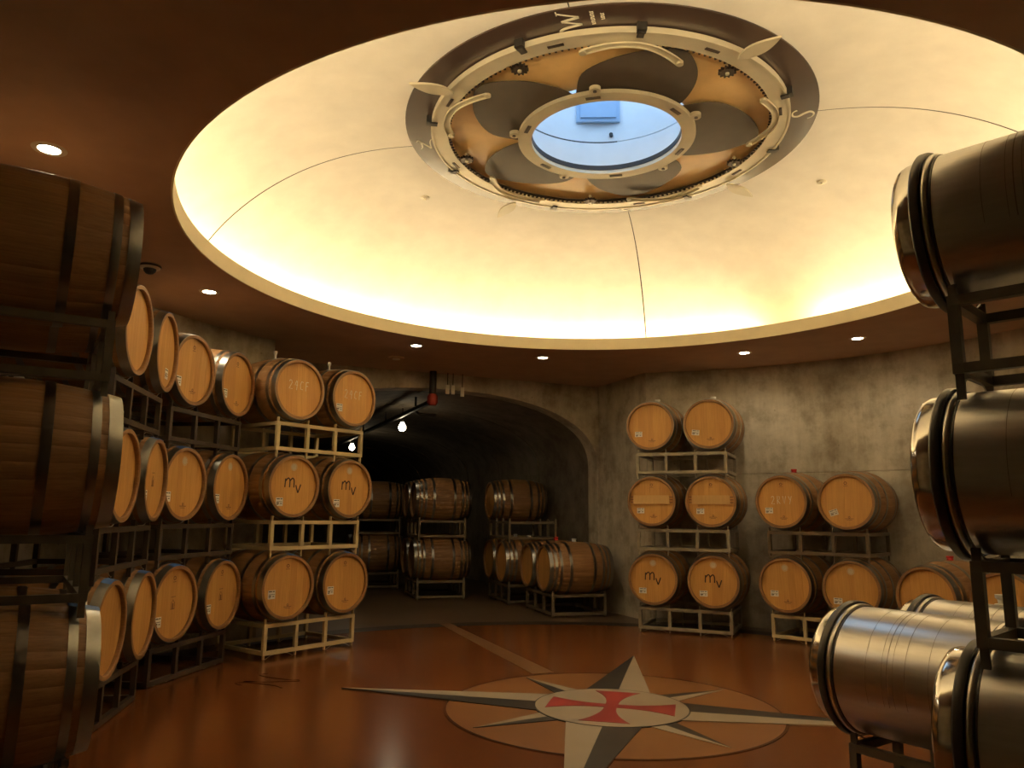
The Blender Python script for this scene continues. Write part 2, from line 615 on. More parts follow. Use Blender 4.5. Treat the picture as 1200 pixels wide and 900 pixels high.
def wpt(deg, r=WR):
    return (WX + r * cos(radians(deg)), WY + r * sin(radians(deg)))


A_R0, A_R1 = -67.0, 79.0
A_L0, A_L1 = 142.0, 233.0
arc_r = [wpt(A_R0 + (A_R1 - A_R0) * i / 60) for i in range(61)]
arc_l = [wpt(A_L0 + (A_L1 - A_L0) * i / 36) for i in range(37)]
struct('wall_right', wall_mesh('wall_right', arc_r, 'concrete'))
struct('wall_left', wall_mesh('wall_left', arc_l, 'concrete'))
c1 = arc_r[-1]
cl1 = arc_l[0]
o_r = (c1[0] - TOX) * TDY + (c1[1] - TOY) * -TDX
o_l = (cl1[0] - TOX) * TDY + (cl1[1] - TOY) * -TDX
struct('wall_portal_right', wall_mesh('wall_portal_right', [c1, tun(PORTAL_S, o_r)], 'concrete', joint=False))
struct('wall_portal_left', wall_mesh('wall_portal_left', [tun(PORTAL_S, o_l), cl1], 'concrete', joint=False))
e_l, e_r = arc_l[-1], arc_r[0]
struct('wall_entry_left', wall_mesh('wall_entry_left', [e_l, (e_l[0], -14.0)], 'concrete', joint=False))
struct('wall_entry_right', wall_mesh('wall_entry_right', [(e_r[0], -14.0), e_r], 'concrete', joint=False))
struct('wall_entry_back', wall_mesh('wall_entry_back', [(e_l[0], -14.0), (e_r[0], -14.0)], 'concrete', joint=False))

# portal wall with its arched mouth, and the vaulted tunnel behind ----
ARCH_C, ARCH_W, SPRING, RISE = (o_r + o_l) / 2 , 0, 2.08, 1.02
ARCH_W = (o_r - o_l) / 2 - 0.03


def arch_profile(grow=0.0, n=40):
    pts = [(ARCH_C + ARCH_W + grow, 0.0), (ARCH_C + ARCH_W + grow, SPRING * 0.5)]
    for i in range(n + 1):
        t = pi * i / n
        c, s_ = cos(t), sin(t)
        e = 0.86
        pts.append((ARCH_C + (ARCH_W + grow) * (abs(c) ** e) * (1 if c >= 0 else -1), SPRING + (RISE + grow) * abs(s_) ** e))
    pts += [(ARCH_C - ARCH_W - grow, SPRING * 0.5), (ARCH_C - ARCH_W - grow, 0.0)]
    return pts


prof = arch_profile()
v, f = [], []
TH = 0.28
for s_ in (PORTAL_S, PORTAL_S + TH):
    for (o, z) in prof:
        v.append((*tun(s_, o), z))
    for (o, z) in prof:
        v.append((*tun(s_, max(o_l, min(o_r, ARCH_C + (o - ARCH_C) * 1.5))), ZC if z > SPRING * 0.6 else z))
n = len(prof)
for i in range(n - 1):
    a, b = i, i + 1
    f.append((a, b, n + b, n + a))
    f.append((2 * n + b, 2 * n + a, 3 * n + a, 3 * n + b))
    f.append((b, a, 2 * n + a, 2 * n + b))
struct('wall_portal', mesh('wall_portal', v, f, 'concrete', 25))
g = G()
s_ = PORTAL_S + TH
cross_sections = []
SEG = 1.9
for k in range(9):
    a = s_ + k * SEG
    for (ds, gr) in ((0.0, 0.0), (SEG - 0.05, 0.0), (SEG - 0.045, 0.03), (SEG - 0.005, 0.03)):
        cross_sections.append((a + ds, gr + 0.02))
v, f = [], []
for (sv, gr) in cross_sections:
    for (o, z) in arch_profile(gr):
        v.append((*tun(sv, o), z))
for i in range(len(cross_sections) - 1):
    for j in range(n - 1):
        a, b = i * n + j, (i + 1) * n + j
        f.append((a, a + 1, b + 1, b))
last = (len(cross_sections) - 1) * n
f.append(tuple(last + j for j in range(n)))
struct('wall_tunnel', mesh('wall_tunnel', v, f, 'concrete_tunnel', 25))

# flat ceiling with the round opening, lip, cove shelf and dome --------
SEGS = 144
hole = [(CX + RIM_R * cos(2 * pi * i / SEGS), CY + RIM_R * sin(2 * pi * i / SEGS)) for i in range(SEGS)]
outer = [(CX + 22 * cos(2 * pi * i / SEGS), CY + 22 * sin(2 * pi * i / SEGS)) for i in range(SEGS)]
v = [(x, y, ZC) for x, y in hole] + [(x, y, ZC) for x, y in outer] + [(x, y, ZC + 0.03) for x, y in hole] + [(x, y, ZC + 0.03) for x, y in outer]
f = []
for i in range(SEGS):
    j = (i + 1) % SEGS
    f += [(i, SEGS + i, SEGS + j, j), (2 * SEGS + i, 2 * SEGS + j, 3 * SEGS + j, 3 * SEGS + i), (SEGS + i, 3 * SEGS + i, 3 * SEGS + j, SEGS + j)]
ceiling = struct('ceiling', mesh('ceiling', v, f, 'ceiling'))
LIP_TOP = ZC + 0.135
lip = G().lathe([(ZC - 0.0005, RIM_R - 0.012), (LIP_TOP, RIM_R - 0.012), (LIP_TOP, RIM_R + 0.03), (ZC + 0.038, RIM_R + 0.03), (ZC + 0.038, 3.62), (ZC + 0.031, 3.62), (ZC + 0.031, RIM_R + 0.001), (ZC - 0.0005, RIM_R + 0.001)], SEGS, 'Z', True, (CX, CY, 0))
trim = struct('trim_1', lip.mesh('trim_1', 'lip', 40))
trim['label'] = 'cream lip around the round ceiling opening'


def dome_z(r):
    # quarter of a flattened ellipse from the cove up to the skylight band
    t = max(0.0, min(1.0, (r - BAND_R) / (3.60 - BAND_R)))
    return ZC + 0.04 + (BAND_Z - ZC - 0.04) * (1 - t ** 2.3) ** 0.72


dome = struct('ceiling_dome', None)
dome.empty_display_size = 0.2
rr = [BAND_R - 0.03] + [BAND_R + (3.60 - BAND_R) * (i / 26) for i in range(27)]
JOINTS = (75, 171, 255, 346, 435)
for k in range(4):
    a0 = radians(JOINTS[k]) + 0.0022
    a1 = radians(JOINTS[k + 1]) - 0.0022
    prof = [(dome_z(r), r) for r in rr]
    panel = G().lathe(prof, 48, 'Z', False, (CX, CY, 0), a0, a1)
    link('plaster_panel', panel.mesh('plaster_panel', 'dome', 60), dome)
link('dome_backing', G().lathe([(dome_z(r) + 0.02, r) for r in rr], 96, 'Z', False, (CX, CY, 0)).mesh('dome_backing', 'black', 60), dome)

# daylight shaft above the skylight ring --------------------------------
SH_R, SH_Z0, SH_Z1 = 0.78, BAND_Z + 0.06, BAND_Z + 1.35
shaft = struct('window_1', G().lathe([(SH_Z0, SH_R), (SH_Z0 + 0.26, SH_R), (SH_Z0 + 0.262, SH_R + 0.012), (SH_Z0 + 0.270, SH_R + 0.012), (SH_Z0 + 0.272, SH_R), (SH_Z1, SH_R), (SH_Z1, SH_R + 0.05), (SH_Z0, SH_R + 0.05)], 96, 'Z', True, (CX, CY, 0)).mesh('window_1', 'shaft', 40))
shaft['label'] = 'round skylight shaft with pale painted wall'
# dark seam tape in the joint of the shaft
link('seam', G().lathe([(SH_Z0 + 0.261, SH_R - 0.001), (SH_Z0 + 0.261, SH_R + 0.006), (SH_Z0 + 0.272, SH_R + 0.006), (SH_Z0 + 0.272, SH_R - 0.001)], 24, 'Z', True, (CX, CY, 0), radians(75), radians(150)).mesh('seam', 'black'), shaft)
link('leak_blocker', G().lathe([(BAND_Z + 0.05, SH_R + 0.04), (BAND_Z + 0.05, 1.9), (BAND_Z + 0.058, 1.9), (BAND_Z + 0.058, SH_R + 0.04)], 64, 'Z', True, (CX, CY, 0)).mesh('leak_blocker', 'black'), shaft)  # unseen ring added to block sky light leaking in round the band
ha = radians(88)
for nm, dd, zz, w, h, mt in (('hatch_frame', 0.035, 0.70, 0.40, 0.50, 'shaft'), ('hatch', 0.050, 0.70, 0.33, 0.43, 'hatch')):
    g = G().box((0, 0, 0), (0.03, w, h))
    r = SH_R - dd
    g.mapped(lambda x, y, z: (CX + (r + x) * cos(ha) - y * sin(ha), CY + (r + x) * sin(ha) + y * cos(ha), SH_Z0 + zz + z))
    link(nm, g.mesh(nm, 'hatch' if nm == 'hatch' else 'hatch'), shaft)
g = G().lathe([(0, 0), (0, 0.018), (0.03, 0.018), (0.03, 0)], 12, 'Z')
ba = radians(79)
link('bolt', g.mapped(lambda x, y, z: (CX + (SH_R - z) * cos(ba) - y * sin(ba), CY + (SH_R - z) * sin(ba) + y * cos(ba), SH_Z0 + 0.33 + x)).mesh('bolt', 'black', 40), shaft)

# ================================================================== skylight compass mechanism
sky = empty('skylight_iris', (CX, CY, BAND_Z))
tag(sky, 'round compass skylight with dark petals, toothed ring and lettered brown band', 'skylight')


def sky_part(name, g, mat, smooth=None, parent=None):
    return link(name, g.mesh(name, mat, smooth), parent or sky)


ring = lambda r0, r1, z0, z1, n=128: G().lathe([(z0, r0), (z1, r0), (z1, r1), (z0, r1)], n, 'Z', True)
band = sky_part('lettered_band', ring(1.30, BAND_R, -0.014, -0.004), 'band', 30)
sky_part('peach_panel', ring(0.70, 1.36, 0.005, 0.02), 'peach', 30)
# toothed ring
GZ = -0.058
gear_ring = sky_part('toothed_ring', ring(1.285, 1.405, GZ, GZ + 0.022), 'ring', 30)
g = G()
NT = 180
for i in range(NT):
    a = 2 * pi * i / NT
    w = 0.011
    q = [(1.262, -w * .5), (1.29, -w), (1.29, w), (1.262, w * .5)]
    g.prism([(x * cos(a) - y * sin(a), x * sin(a) + y * cos(a)) for x, y in q], GZ + 0.004, GZ + 0.016)
teeth = sky_part('teeth', g, 'gear', None, gear_ring)
teeth['kind'] = 'stuff'
sky_part('ring_edge', ring(1.403, 1.418, GZ - 0.008, GZ + 0.035), 'ring', 30, gear_ring)
# inner ring with lugs
inner = sky_part('inner_ring', ring(0.605, 0.715, -0.062, -0.03), 'ring', 30)
sky_part('inner_collar', ring(0.60, 0.615, -0.03, 0.012), 'black', 30, inner)
for k in range(5):
    a = radians(41 + 72 * k)
    g = G().lathe([(-0.062, 0.0), (-0.062, 0.042), (-0.032, 0.042), (-0.032, 0.0)], 20, 'Z', False, (0.745 * cos(a), 0.745 * sin(a), 0))
    lug = sky_part('lug', g, 'ring', 30, inner)
    g = G().lathe([(-0.07, 0.0), (-0.07, 0.014), (-0.06, 0.014)], 12, 'Z', False, (0.75 * cos(a), 0.75 * sin(a), 0))
    sky_part('lug_pin', g, 'gear', 30, inner)
for k in range(6):
    a = radians(15 + 60 * k)
    g = G().box((0, 0, -0.064), (0.03, 0.11, 0.006))
    g.mapped(lambda x, y, z: ((0.662 + x) * cos(a) - y * sin(a), (0.662 + x) * sin(a) + y * cos(a), z))
    sky_part('slot_plate', g, 'gear', None, inner)
# petals
outline = [(-3, .66), (0, .74), (6, .92), (17, 1.05), (29, 1.16), (38, 1.225), (43, 1.215), (48, 1.15), (55, 1.03), (62, .87), (67, .74), (69, .66)]
dense = spline([(a, r, 0) for a, r in outline], 4)
inner_edge = [(69 - 72 * i / 12, .64) for i in range(13)]
for k in range(5):
    a0 = 246.5 + 72 * k
    poly = [(r * cos(radians(a0 + a)), r * sin(radians(a0 + a))) for a, r, _ in dense] + [(r * cos(radians(a0 + a)), r * sin(radians(a0 + a))) for a, r in inner_edge]
    # order is clockwise on the outside, so turn it round
    area = sum(p[0] * q[1] - q[0] * p[1] for p, q in zip(poly, poly[1:] + poly[:1]))
    if area < 0:
        poly = poly[::-1]
    dz = -0.016 - 0.0012 * k
    sky_part('petal', G().prism(poly, dz - 0.004, dz), 'petal')
# small pinion gears
for k in range(5):
    a = radians(18 + 72 * k)
    poly = []
    for i in range(48):
        t = 2 * pi * i / 48
        r = 0.062 if i % 4 in (0, 1) else 0.046
        poly.append((1.215 * cos(a) + r * cos(t), 1.215 * sin(a) + r * sin(t)))
    pg = sky_part('pinion', G().prism(poly, -0.066, -0.044), 'gear')
    g = G().lathe([(-0.078, 0.0), (-0.078, 0.014), (0.0, 0.014)], 12, 'Z', False, (1.215 * cos(a), 1.215 * sin(a), 0))
    sky_part('axle', g, 'ring', 30, pg)
# curved link arms
for k in range(5):
    pts = spline([(40, 1.255, .055), (50, 1.305, .05), (60, 1.285, .05), (72, 1.165, .055)], 6)
    st = [(r * cos(radians(a + 72 * k)), r * sin(radians(a + 72 * k)), w) for a, r, w in pts]
    g = ribbons([st], 0.014).mapped(lambda x, y, z: (x, y, z - 0.085))
    arm_o = sky_part('link_arm', g, 'ring')
    for a, r in ((40, 1.255), (72, 1.165)):
        t = radians(a + 72 * k)
        sky_part('link_pin', G().lathe([(-0.089, 0.0), (-0.089, 0.024), (-0.071, 0.024), (-0.071, 0.0)], 14, 'Z', False, (r * cos(t), r * sin(t), 0)), 'ring', 30, arm_o)
# clamps that hold the toothed ring
for deg in (5.4, 50, 104, 155, 190, 240, 272, 330):
    a = radians(deg)
    g = G().box((1.43, 0, -0.040), (0.05, 0.06, 0.055)).box((1.40, 0, GZ - 0.01), (0.06, 0.045, 0.012))
    g.mapped(lambda x, y, z: (x * cos(a) - y * sin(a), x * sin(a) + y * cos(a), z))
    sky_part('ring_clamp', g, 'black')
# leaf-shaped pointers
for k in range(4):
    a = radians(31.5 + 90 * k)
    n = 12
    poly = [(1.39 + 0.35 * i / n, -0.062 * sin(pi * (i / n) ** 0.85)) for i in range(n + 1)] + [(1.39 + 0.35 * i / n, 0.062 * sin(pi * (i / n) ** 0.85)) for i in range(n - 1, 0, -1)]
    g = G().prism(poly, -0.098, -0.084)
    g.mapped(lambda x, y, z: (x * cos(a) - y * sin(a), x * sin(a) + y * cos(a), z - (x - 1.39) * 0.10))
    sky_part('leaf_pointer', g, 'ring')
# ring maker's slots on the toothed ring
for k in range(8):
    a = radians(24 + 45 * k)
    g = G().box((1.345, 0, GZ - 0.003), (0.022, 0.11, 0.006))
    g.mapped(lambda x, y, z: (x * cos(a) - y * sin(a), x * sin(a) + y * cos(a), z))
    sky_part('ring_slot', g, 'gear', None, gear_ring)


def ceiling_letter(name, strokes, deg, r, size, read_deg):
    """letter under the band; seen from below, reading towards read_deg (plan angle)"""
    a, q = radians(deg), radians(read_deg)
    ex, ey = cos(q), sin(q)
    dx, dy = -sin(q), cos(q)          # letter-down, seen from below (plan +90)
    g = ribbons(strokes, 0.003).mapped(lambda x, y, z: (r * cos(a) + size * (x * ex - y * dx), r * sin(a) + size * (x * ey - y * dy), -0.014 - z))
    return sky_part(name, g, 'letter', None, band)


ceiling_letter('letter', W_STROKES, 254.5, 1.505, 0.135, 255)
ceiling_letter('letter', S_STROKES, 346, 1.515, 0.155, 270)
ceiling_letter('letter', N_STROKES, 172, 1.505, 0.115, 350)
ceiling_letter('letter', E_STROKES, 75, 1.505, 0.13, 0)
# two short lines of fine print beside the W
for row, (n, dy) in enumerate(((8, 1.35), (4, 1.95))):
    st = []
    for i in range(n):
        x = (i - (n - 1) / 2) * 0.16
        st.append(line([(x - 0.05, -dy + 0.12), (x - 0.05, -dy - 0.10)], 0.045))
        st.append(line([(x + 0.03, -dy + (0.10 if i % 2 else -0.08)), (x - 0.05, -dy + (0.10 if i % 2 else -0.08))], 0.045))
    ceiling_letter('fine_print', st, 254.5, 1.505, 0.105, 255)

# sprinkler heads in the dome ------------------------------------------
SP_MES = (G().lathe([(0.0, 0.0), (0.0, 0.045), (-0.008, 0.045), (-0.016, 0.03), (-0.016, 0.0)], 24, 'Z').mesh('escutcheon', 'trim', 40),
          G().lathe([(-0.016, 0.0), (-0.016, 0.010), (-0.024, 0.008), (-0.026, 0.016), (-0.029, 0.016), (-0.029, 0.0)], 16, 'Z').mesh('deflector', 'ring', 40))
for deg, r, lab in ((224, 2.45, 'small sprinkler head in the cream dome on the W side of the skylight'),
                    (142, 2.05, 'small sprinkler head in the cream dome between letters N and E'),
                    (20, 2.2, 'small sprinkler head in the cream dome between letters S and E')):
    a = radians(deg)
    sp = empty('fire_sprinkler', (CX + r * cos(a), CY + r * sin(a), dome_z(r) + 0.004))
    tag(sp, lab, 'sprinkler')
    link('escutcheon', SP_MES[0], sp)
    link('deflector', SP_MES[1], sp)

# ================================================================== lamps
# cove lamps on the hidden shelf
cove = empty('cove_lamp_run', (CX, CY, ZC + 0.04))
tag(cove, 'ring of glowing lamps hidden behind the cream ceiling lip', 'lamp')
NTB = 64
tb = G().lathe([(0.006, 3.33), (0.05, 3.33), (0.05, 3.36), (0.006, 3.36)], 6, 'Z', True, (0, 0, 0), -radians(2.66), radians(2.66)).mesh('light_tube', 'cove', 40)
for i in range(NTB):
    if i in (8, 9):
        continue
    link('light_tube', tb, cove, (0, 0, 0), (0, 0, 2 * pi * i / NTB))

DL_TRIM = G().lathe([(0.0, 0.055), (-0.006, 0.058), (-0.006, 0.085), (0.0, 0.09)], 32, 'Z', True).mesh('trim_ring', 'trim', 40)
DL_LENS = G().lathe([(0.0, 0.0), (0.001, 0.03), (0.0, 0.055), (-0.004, 0.055), (-0.006, 0.03), (-0.007, 0.0)], 24, 'Z').mesh('lens', 'lens', 60)
spot = bpy.data.lights.new('downlight_beam', 'SPOT')
spot.energy = DOWNLIGHT_W
spot.color = (1.0, 0.80, 0.50)
spot.spot_size = radians(160)
spot.spot_blend = 0.5
spot.shadow_soft_size = 0.05
DLS = [(-2.58, 3.93, 'ceiling downlight above the shadowed end stack of barrels'),
       (-2.76, 6.66, 'ceiling downlight above the dark racks beside the dome sensor'),
       (-1.14, 8.79, 'ceiling downlight between the cream racks and the red pipe coupling'),
       (0.385, 9.40, 'ceiling downlight in front of the tunnel arch'),
       (2.80, 8.97, 'ceiling downlight above the tall grey rack by the concrete wall'),
       (3.80, 8.15, 'ceiling downlight above the two-high stack near the steel drums'),
       (4.55, 5.6, 'added ceiling downlight out of view beyond the steel drums')]  # last one is invented, added out of view to put highlights on the drums
for x, y, lab in DLS:
    d = empty('downlight', (x, y, ZC))
    tag(d, lab, 'lamp', 'recessed ceiling downlights')
    link('trim_ring', DL_TRIM, d)
    link('lens', DL_LENS, d)
    b = bpy.data.objects.new('beam', spot)
    COL.objects.link(b)
    b.parent = d
    b.location = (0, 0, -0.03)

# dome sensor and a small ceiling disc
sn = empty('ceiling_sensor', (-2.96, 5.94, ZC))
tag(sn, 'small dark dome sensor on the brown ceiling', 'sensor')
link('mount', G().lathe([(0.0, 0.0), (0.0, 0.085), (-0.02, 0.08), (-0.03, 0.07), (-0.03, 0.0)], 28, 'Z').mesh('mount', 'trim', 40), sn)
link('eye', G().lathe([(-0.03, 0.05), (-0.05, 0.045), (-0.068, 0.028), (-0.075, 0.0)], 24, 'Z').mesh('eye', 'black', 60), sn)
link('sensor_band', G().lathe([(-0.001, 0.086), (-0.012, 0.0875), (-0.018, 0.082)], 28, 'Z').mesh('sensor_band', 'black', 60), sn)
sd = empty('smoke_detector', (-1.48, 9.5, ZC))
tag(sd, 'flat round detector on the ceiling by the tunnel', 'detector')
link('detector_plate', G().lathe([(0.0, 0.0), (0.0, 0.10), (-0.012, 0.10), (-0.02, 0.08), (-0.02, 0.0)], 28, 'Z').mesh('detector_plate', 'ceiling', 40), sd)
link('detector_cap', G().lathe([(-0.02, 0.05), (-0.03, 0.045), (-0.03, 0.0)], 20, 'Z').mesh('detector_cap', 'trim', 40), sd)

# ================================================================== barrels
BL, BRH, BRB = 0.92, 0.300, 0.355
HL = BL / 2


def brad(x):
    return BRB - (BRB - BRH) * (abs(x) / HL) ** 2


def make_body():
    NS, NX = 30, 18
    fr = [(0.0, -0.0009), (0.03, 0.0), (0.5, 0.0), (0.97, 0.0)]
    xs = [-HL + BL * i / NX for i in range(NX + 1)]
    prof = []
    for x in xs:
        prof.append((x, brad(x)))
    front = [(HL, BRH - 0.024), (HL - 0.008, BRH - 0.028), (HL - 0.036, BRH - 0.022)]
    prof = [(-x, r) for x, r in reversed(front)] + prof + front
    v, f = [], []
    m = len(prof)
    cols = []
    for s in range(NS):
        for (u, dr) in fr:
            cols.append((2 * pi * (s + u) / NS, dr))
    for (t, dr) in cols:
        for i, (x, r) in enumerate(prof):
            rr_ = r + (dr if 3 <= i < m - 3 else dr * 0.3)
            v.append((x, rr_ * sin(t), BRB + rr_ * cos(t)))
    nc = len(cols)
    for j in range(nc):
        k = (j + 1) % nc
        for i in range(m - 1):
            f.append((j * m + i, k * m + i, k * m + i + 1, j * m + i + 1))
    f.append(tuple(j * m for j in range(nc)))     # plain rear head
    return mesh('staves', v, f, 'stave', 35)


def make_hoop(xa, xb, th=0.0035):
    n = 4
    xs = [xa + (xb - xa) * i / n for i in range(n + 1)]
    up = [(x, brad(x) + th) for x in xs]
    dn = [(x, brad(x) + 0.0003) for x in reversed(xs)]
    g = G().lathe(up + dn, 56, 'X', True, (0, 0, BRB))
    # lap rivet
    xm = (xa + xb) / 2
    r = brad(xm) + th
    for dy in (-0.03, 0.03):
        t = 1.1 + dy
        g.lathe([(r - 0.001, 0.006), (r + 0.002, 0.006), (r + 0.003, 0.0)], 8, 'Z', False, (0, 0, 0), 0, 2 * pi)
        k = 8 * 3
        for q in range(len(g.v) - k, len(g.v)):
            x, y, z = g.v[q]
            g.v[q] = (xm + x, z * sin(t) + y * cos(t), BRB + z * cos(t) - y * sin(t))
    return g.mesh('hoop', 'hoop', 35)


# distance of each hoop from the barrel's end: chime, quarter, bilge
HOOP6 = [(0.001, 0.058), (0.088, 0.126), (0.27, 0.312)]
HOOP8 = [(0.001, 0.050), (0.072, 0.108), (0.14, 0.176), (0.27, 0.31)]


def hoop_set(spec):
    out = []
    for a, b in spec:
        out.append(make_hoop(HL - b, HL - a))
        out.append(make_hoop(-HL + a, -HL + b))
    return out


BODY = make_body()
H6, H8 = hoop_set(HOOP6), hoop_set(HOOP8)
XF = HL - 0.030         # plane of the head boards
HR = BRH - 0.0225


def make_boards():
    rnd = random.Random(4)
    ws = [rnd.uniform(0.8, 1.25) for _ in range(8)]
    tot = sum(ws)
    y = -HR
    out = []
    for w in ws:
        y2 = y + 2 * HR * w / tot
        a, b = y + 0.0002, y2 - 0.0002
        a, b = max(a, -HR * 0.999), min(b, HR * 0.999)
        poly = []
        for i in range(7):
            q = a + (b - a) * i / 6
            poly.append((q, -sqrt(max(0, HR * HR - q * q))))
        for i in range(7):
            q = b + (a - b) * i / 6
            poly.append((q, sqrt(max(0, HR * HR - q * q))))
        cy = (a + b) / 2
        sh = lambda k: [(cy + (p - cy) * k, q * (1 - (1 - k) * 0.1)) for p, q in poly]
        nn = len(poly)
        v = [(XF - 0.012, p, q) for p, q in poly] + [(XF - 0.0006, p, q) for p, q in poly] + [(XF, p, q) for p, q in sh(0.98)]
        f = []
        for lay in (0, 1):
            for i in range(nn):
                j = (i + 1) % nn
                f.append((lay * nn + i, lay * nn + j, (lay + 1) * nn + j, (lay + 1) * nn + i))
        f.append(tuple(2 * nn + i for i in range(nn)))
        out.append(mesh('board', v, f, 'board'))
        y = y2
    return out


BOARDS = make_boards()
HEAD = G().lathe([(XF - 0.02, 0.0), (XF - 0.02, HR + 0.002), (XF - 0.011, HR + 0.002), (XF - 0.011, 0.0)], 48, 'X').mesh('head', 'rim', 30)
BUNG_LOW = G().lathe([(0.0, 0.030), (0.014, 0.033), (0.022, 0.027), (0.032, 0.034), (0.046, 0.034), (0.046, 0.0)], 18, 'Z')
BUNG_W = G().add(BUNG_LOW.v, BUNG_LOW.f).mesh('bung', 'silicone', 40)
BUNG_R = G().add(BUNG_LOW.v, BUNG_LOW.f).mesh('bung', 'red_bung', 40)
BUNG_T = G().lathe([(0.0, 0.030), (0.012, 0.032), (0.018, 0.014), (0.06, 0.013), (0.075, 0.020), (0.10, 0.020), (0.10, 0.0)], 18, 'Z').mesh('bung', 'silicone', 40)


def face(g, name, mat, d=0.0):
    """take a flat xy drawing onto the front head (viewer's right = +Y)"""
    return g.mapped(lambda x, y, z: (XF + 0.0004 + d + z, x, y)).mesh(name, mat)


def sheet(w, h, th=0.0008):
    return G().box((0, 0, th / 2), (w, h, th))


def sticker(w, h):
    """white label with printed lines of type, as one part"""
    g = sheet(w, h)
    n = len(g.f)
    bars = [line([(-w * 0.40, h * 0.34), (w * 0.05, h * 0.34)], h * 0.10), line([(w * 0.14, h * 0.34), (w * 0.40, h * 0.34)], h * 0.10),
            line([(-w * 0.40, h * 0.02), (w * 0.40, h * 0.02)], h * 0.05),
            line([(-w * 0.40, -h * 0.16), (-w * 0.05, -h * 0.16)], h * 0.13), line([(-w * 0.40, -h * 0.34), (-w * 0.12, -h * 0.34)], h * 0.07),
            line([(w * 0.12, -h * 0.20), (w * 0.36, -h * 0.20)], h * 0.09)]
    b = ribbons(bars, 0.0004)
    g.add([(x, y, z + 0.0008) for x, y, z in b.v], b.f)
    me = face(g, 'sticker', 'paper')
    me.materials.append(M['ink'])
    for p in me.polygons:
        p.material_index = 0 if p.index < n else 1
    return me


STICK_SQ = sticker(0.082, 0.082)
STICK_WD = sticker(0.092, 0.066)
MV = [spline([(-0.075, -0.03, .009), (-0.072, 0.03, .009)], 3), spline([(-0.072, 0.012, .009), (-0.05, 0.034, .009), (-0.036, 0.018, .009), (-0.036, -0.03, .009)], 4),
      spline([(-0.036, 0.014, .009), (-0.014, 0.034, .009), (0.0, 0.018, .009), (0.0, -0.03, .009)], 4),
      line([(0.016, -0.012), (0.036, -0.066)], 0.009), line([(0.036, -0.066), (0.058, -0.006)], 0.009)]
MV = [[(x * 1.42 - 0.01, y * 1.42, w * 1.55) for x, y, w in st] for st in MV]
MV_ME = face(ribbons(MV, 0.0006), 'brand_mark', 'ink')


def chalk(chars):
    sh = {'2': [[(-.4, .3), (-.2, .5), (.15, .45), (.25, .2), (-.4, -.5), (.4, -.5)]],
          '4': [[(.0, .5), (-.35, -.02), (.3, .02)], [(.22, .5), (.1, -.6)]],
          'C': [[(.35, .4), (-.05, .5), (-.35, .1), (-.25, -.4), (.3, -.45)]],
          'F': [[(-.25, .5), (-.3, -.55)], [(-.25, .48), (.4, .5)], [(-.27, .02), (.25, .05)]],
          'V': [[(-.35, .5), (.0, -.5), (.35, .5)]],
          'Y': [[(-.35, .5), (.0, .0)], [(.35, .5), (-.1, -.55)]],
          'R': [[(-.3, -.5), (-.28, .5), (.2, .45), (.2, .1), (-.25, .0), (.35, -.5)]]}
    st = []
    n = len(chars)
    for i, ch in enumerate(chars):
        for s in sh[ch]:
            st.append([(((i - (n - 1) / 2) * 0.066 + p * 0.050), q * 0.088, 0.0075) for p, q in s])
    return face(ribbons(st, 0.0005), 'chalk_writing', 'chalk')


CHALK_24 = chalk('24CF')
CHALK_R = chalk('2RVY')


def ring_strokes(cx, cy, r, w, a0=0, a1=360, n=24):
    return [(cx + r * cos(radians(a0 + (a1 - a0) * i / n)), cy + r * sin(radians(a0 + (a1 - a0) * i / n)), w) for i in range(n + 1)]


LOGO = face(ribbons([ring_strokes(0, 0, 0.015, 0.028, 0, 360), ring_strokes(0, 0, 0.036, 0.005)], 0.0005), 'round_logo', 'logo')
STAMP_LOW = face(ribbons([line([(-0.045, 0), (0.045, 0)], 0.006), line([(-0.03, -0.014), (0.03, -0.014)], 0.005), ring_strokes(0, 0.016, 0.009, 0.006)], 0.0005), 'cooper_stamp', 'stamp')
STAMP_TOP = face(ribbons([ring_strokes(0, 0, 0.014, 0.008), line([(-0.022, -0.03), (0.022, -0.03)], 0.005)], 0.0005), 'cooper_stamp', 'stamp')
STAMP_ARCH = face(ribbons([[(-0.022, -0.045, .006), (-0.022, 0.0, .006), (0.0, 0.028, .006), (0.022, 0.0, .006), (0.022, -0.045, .006)], line([(-0.028, -0.046), (0.028, -0.046)], .006), line([(0.0, -0.044), (0.0, 0.0)], .02), line([(-0.03, 0.05), (0.03, 0.052)], .005)], 0.0005), 'cooper_stamp', 'stamp')
PLANK = face(G().box((0, 0, 0.010), (0.45, 0.105, 0.020)), 'cross_plank', 'plank')
PEG = face(G().box((0, 0, 0.006), (0.036, 0.014, 0.012)), 'dowel', 'rim')


def tape_mesh(xa, xb, half):
    th = 0.0050
    g = G().lathe([(xa, brad(xa) + th), (xb, brad(xb) + th), (xb, brad(xb) + 0.001), (xa, brad(xa) + 0.001)], 8, 'X', True, (0, 0, 0), -half, half)
    return g.mesh('tape', 'tape')


TAPE_C = tape_mesh(HL - 0.059, HL - 0.0, 0.24)
TAPE_Q = tape_mesh(HL - 0.127, HL - 0.087, 0.20)


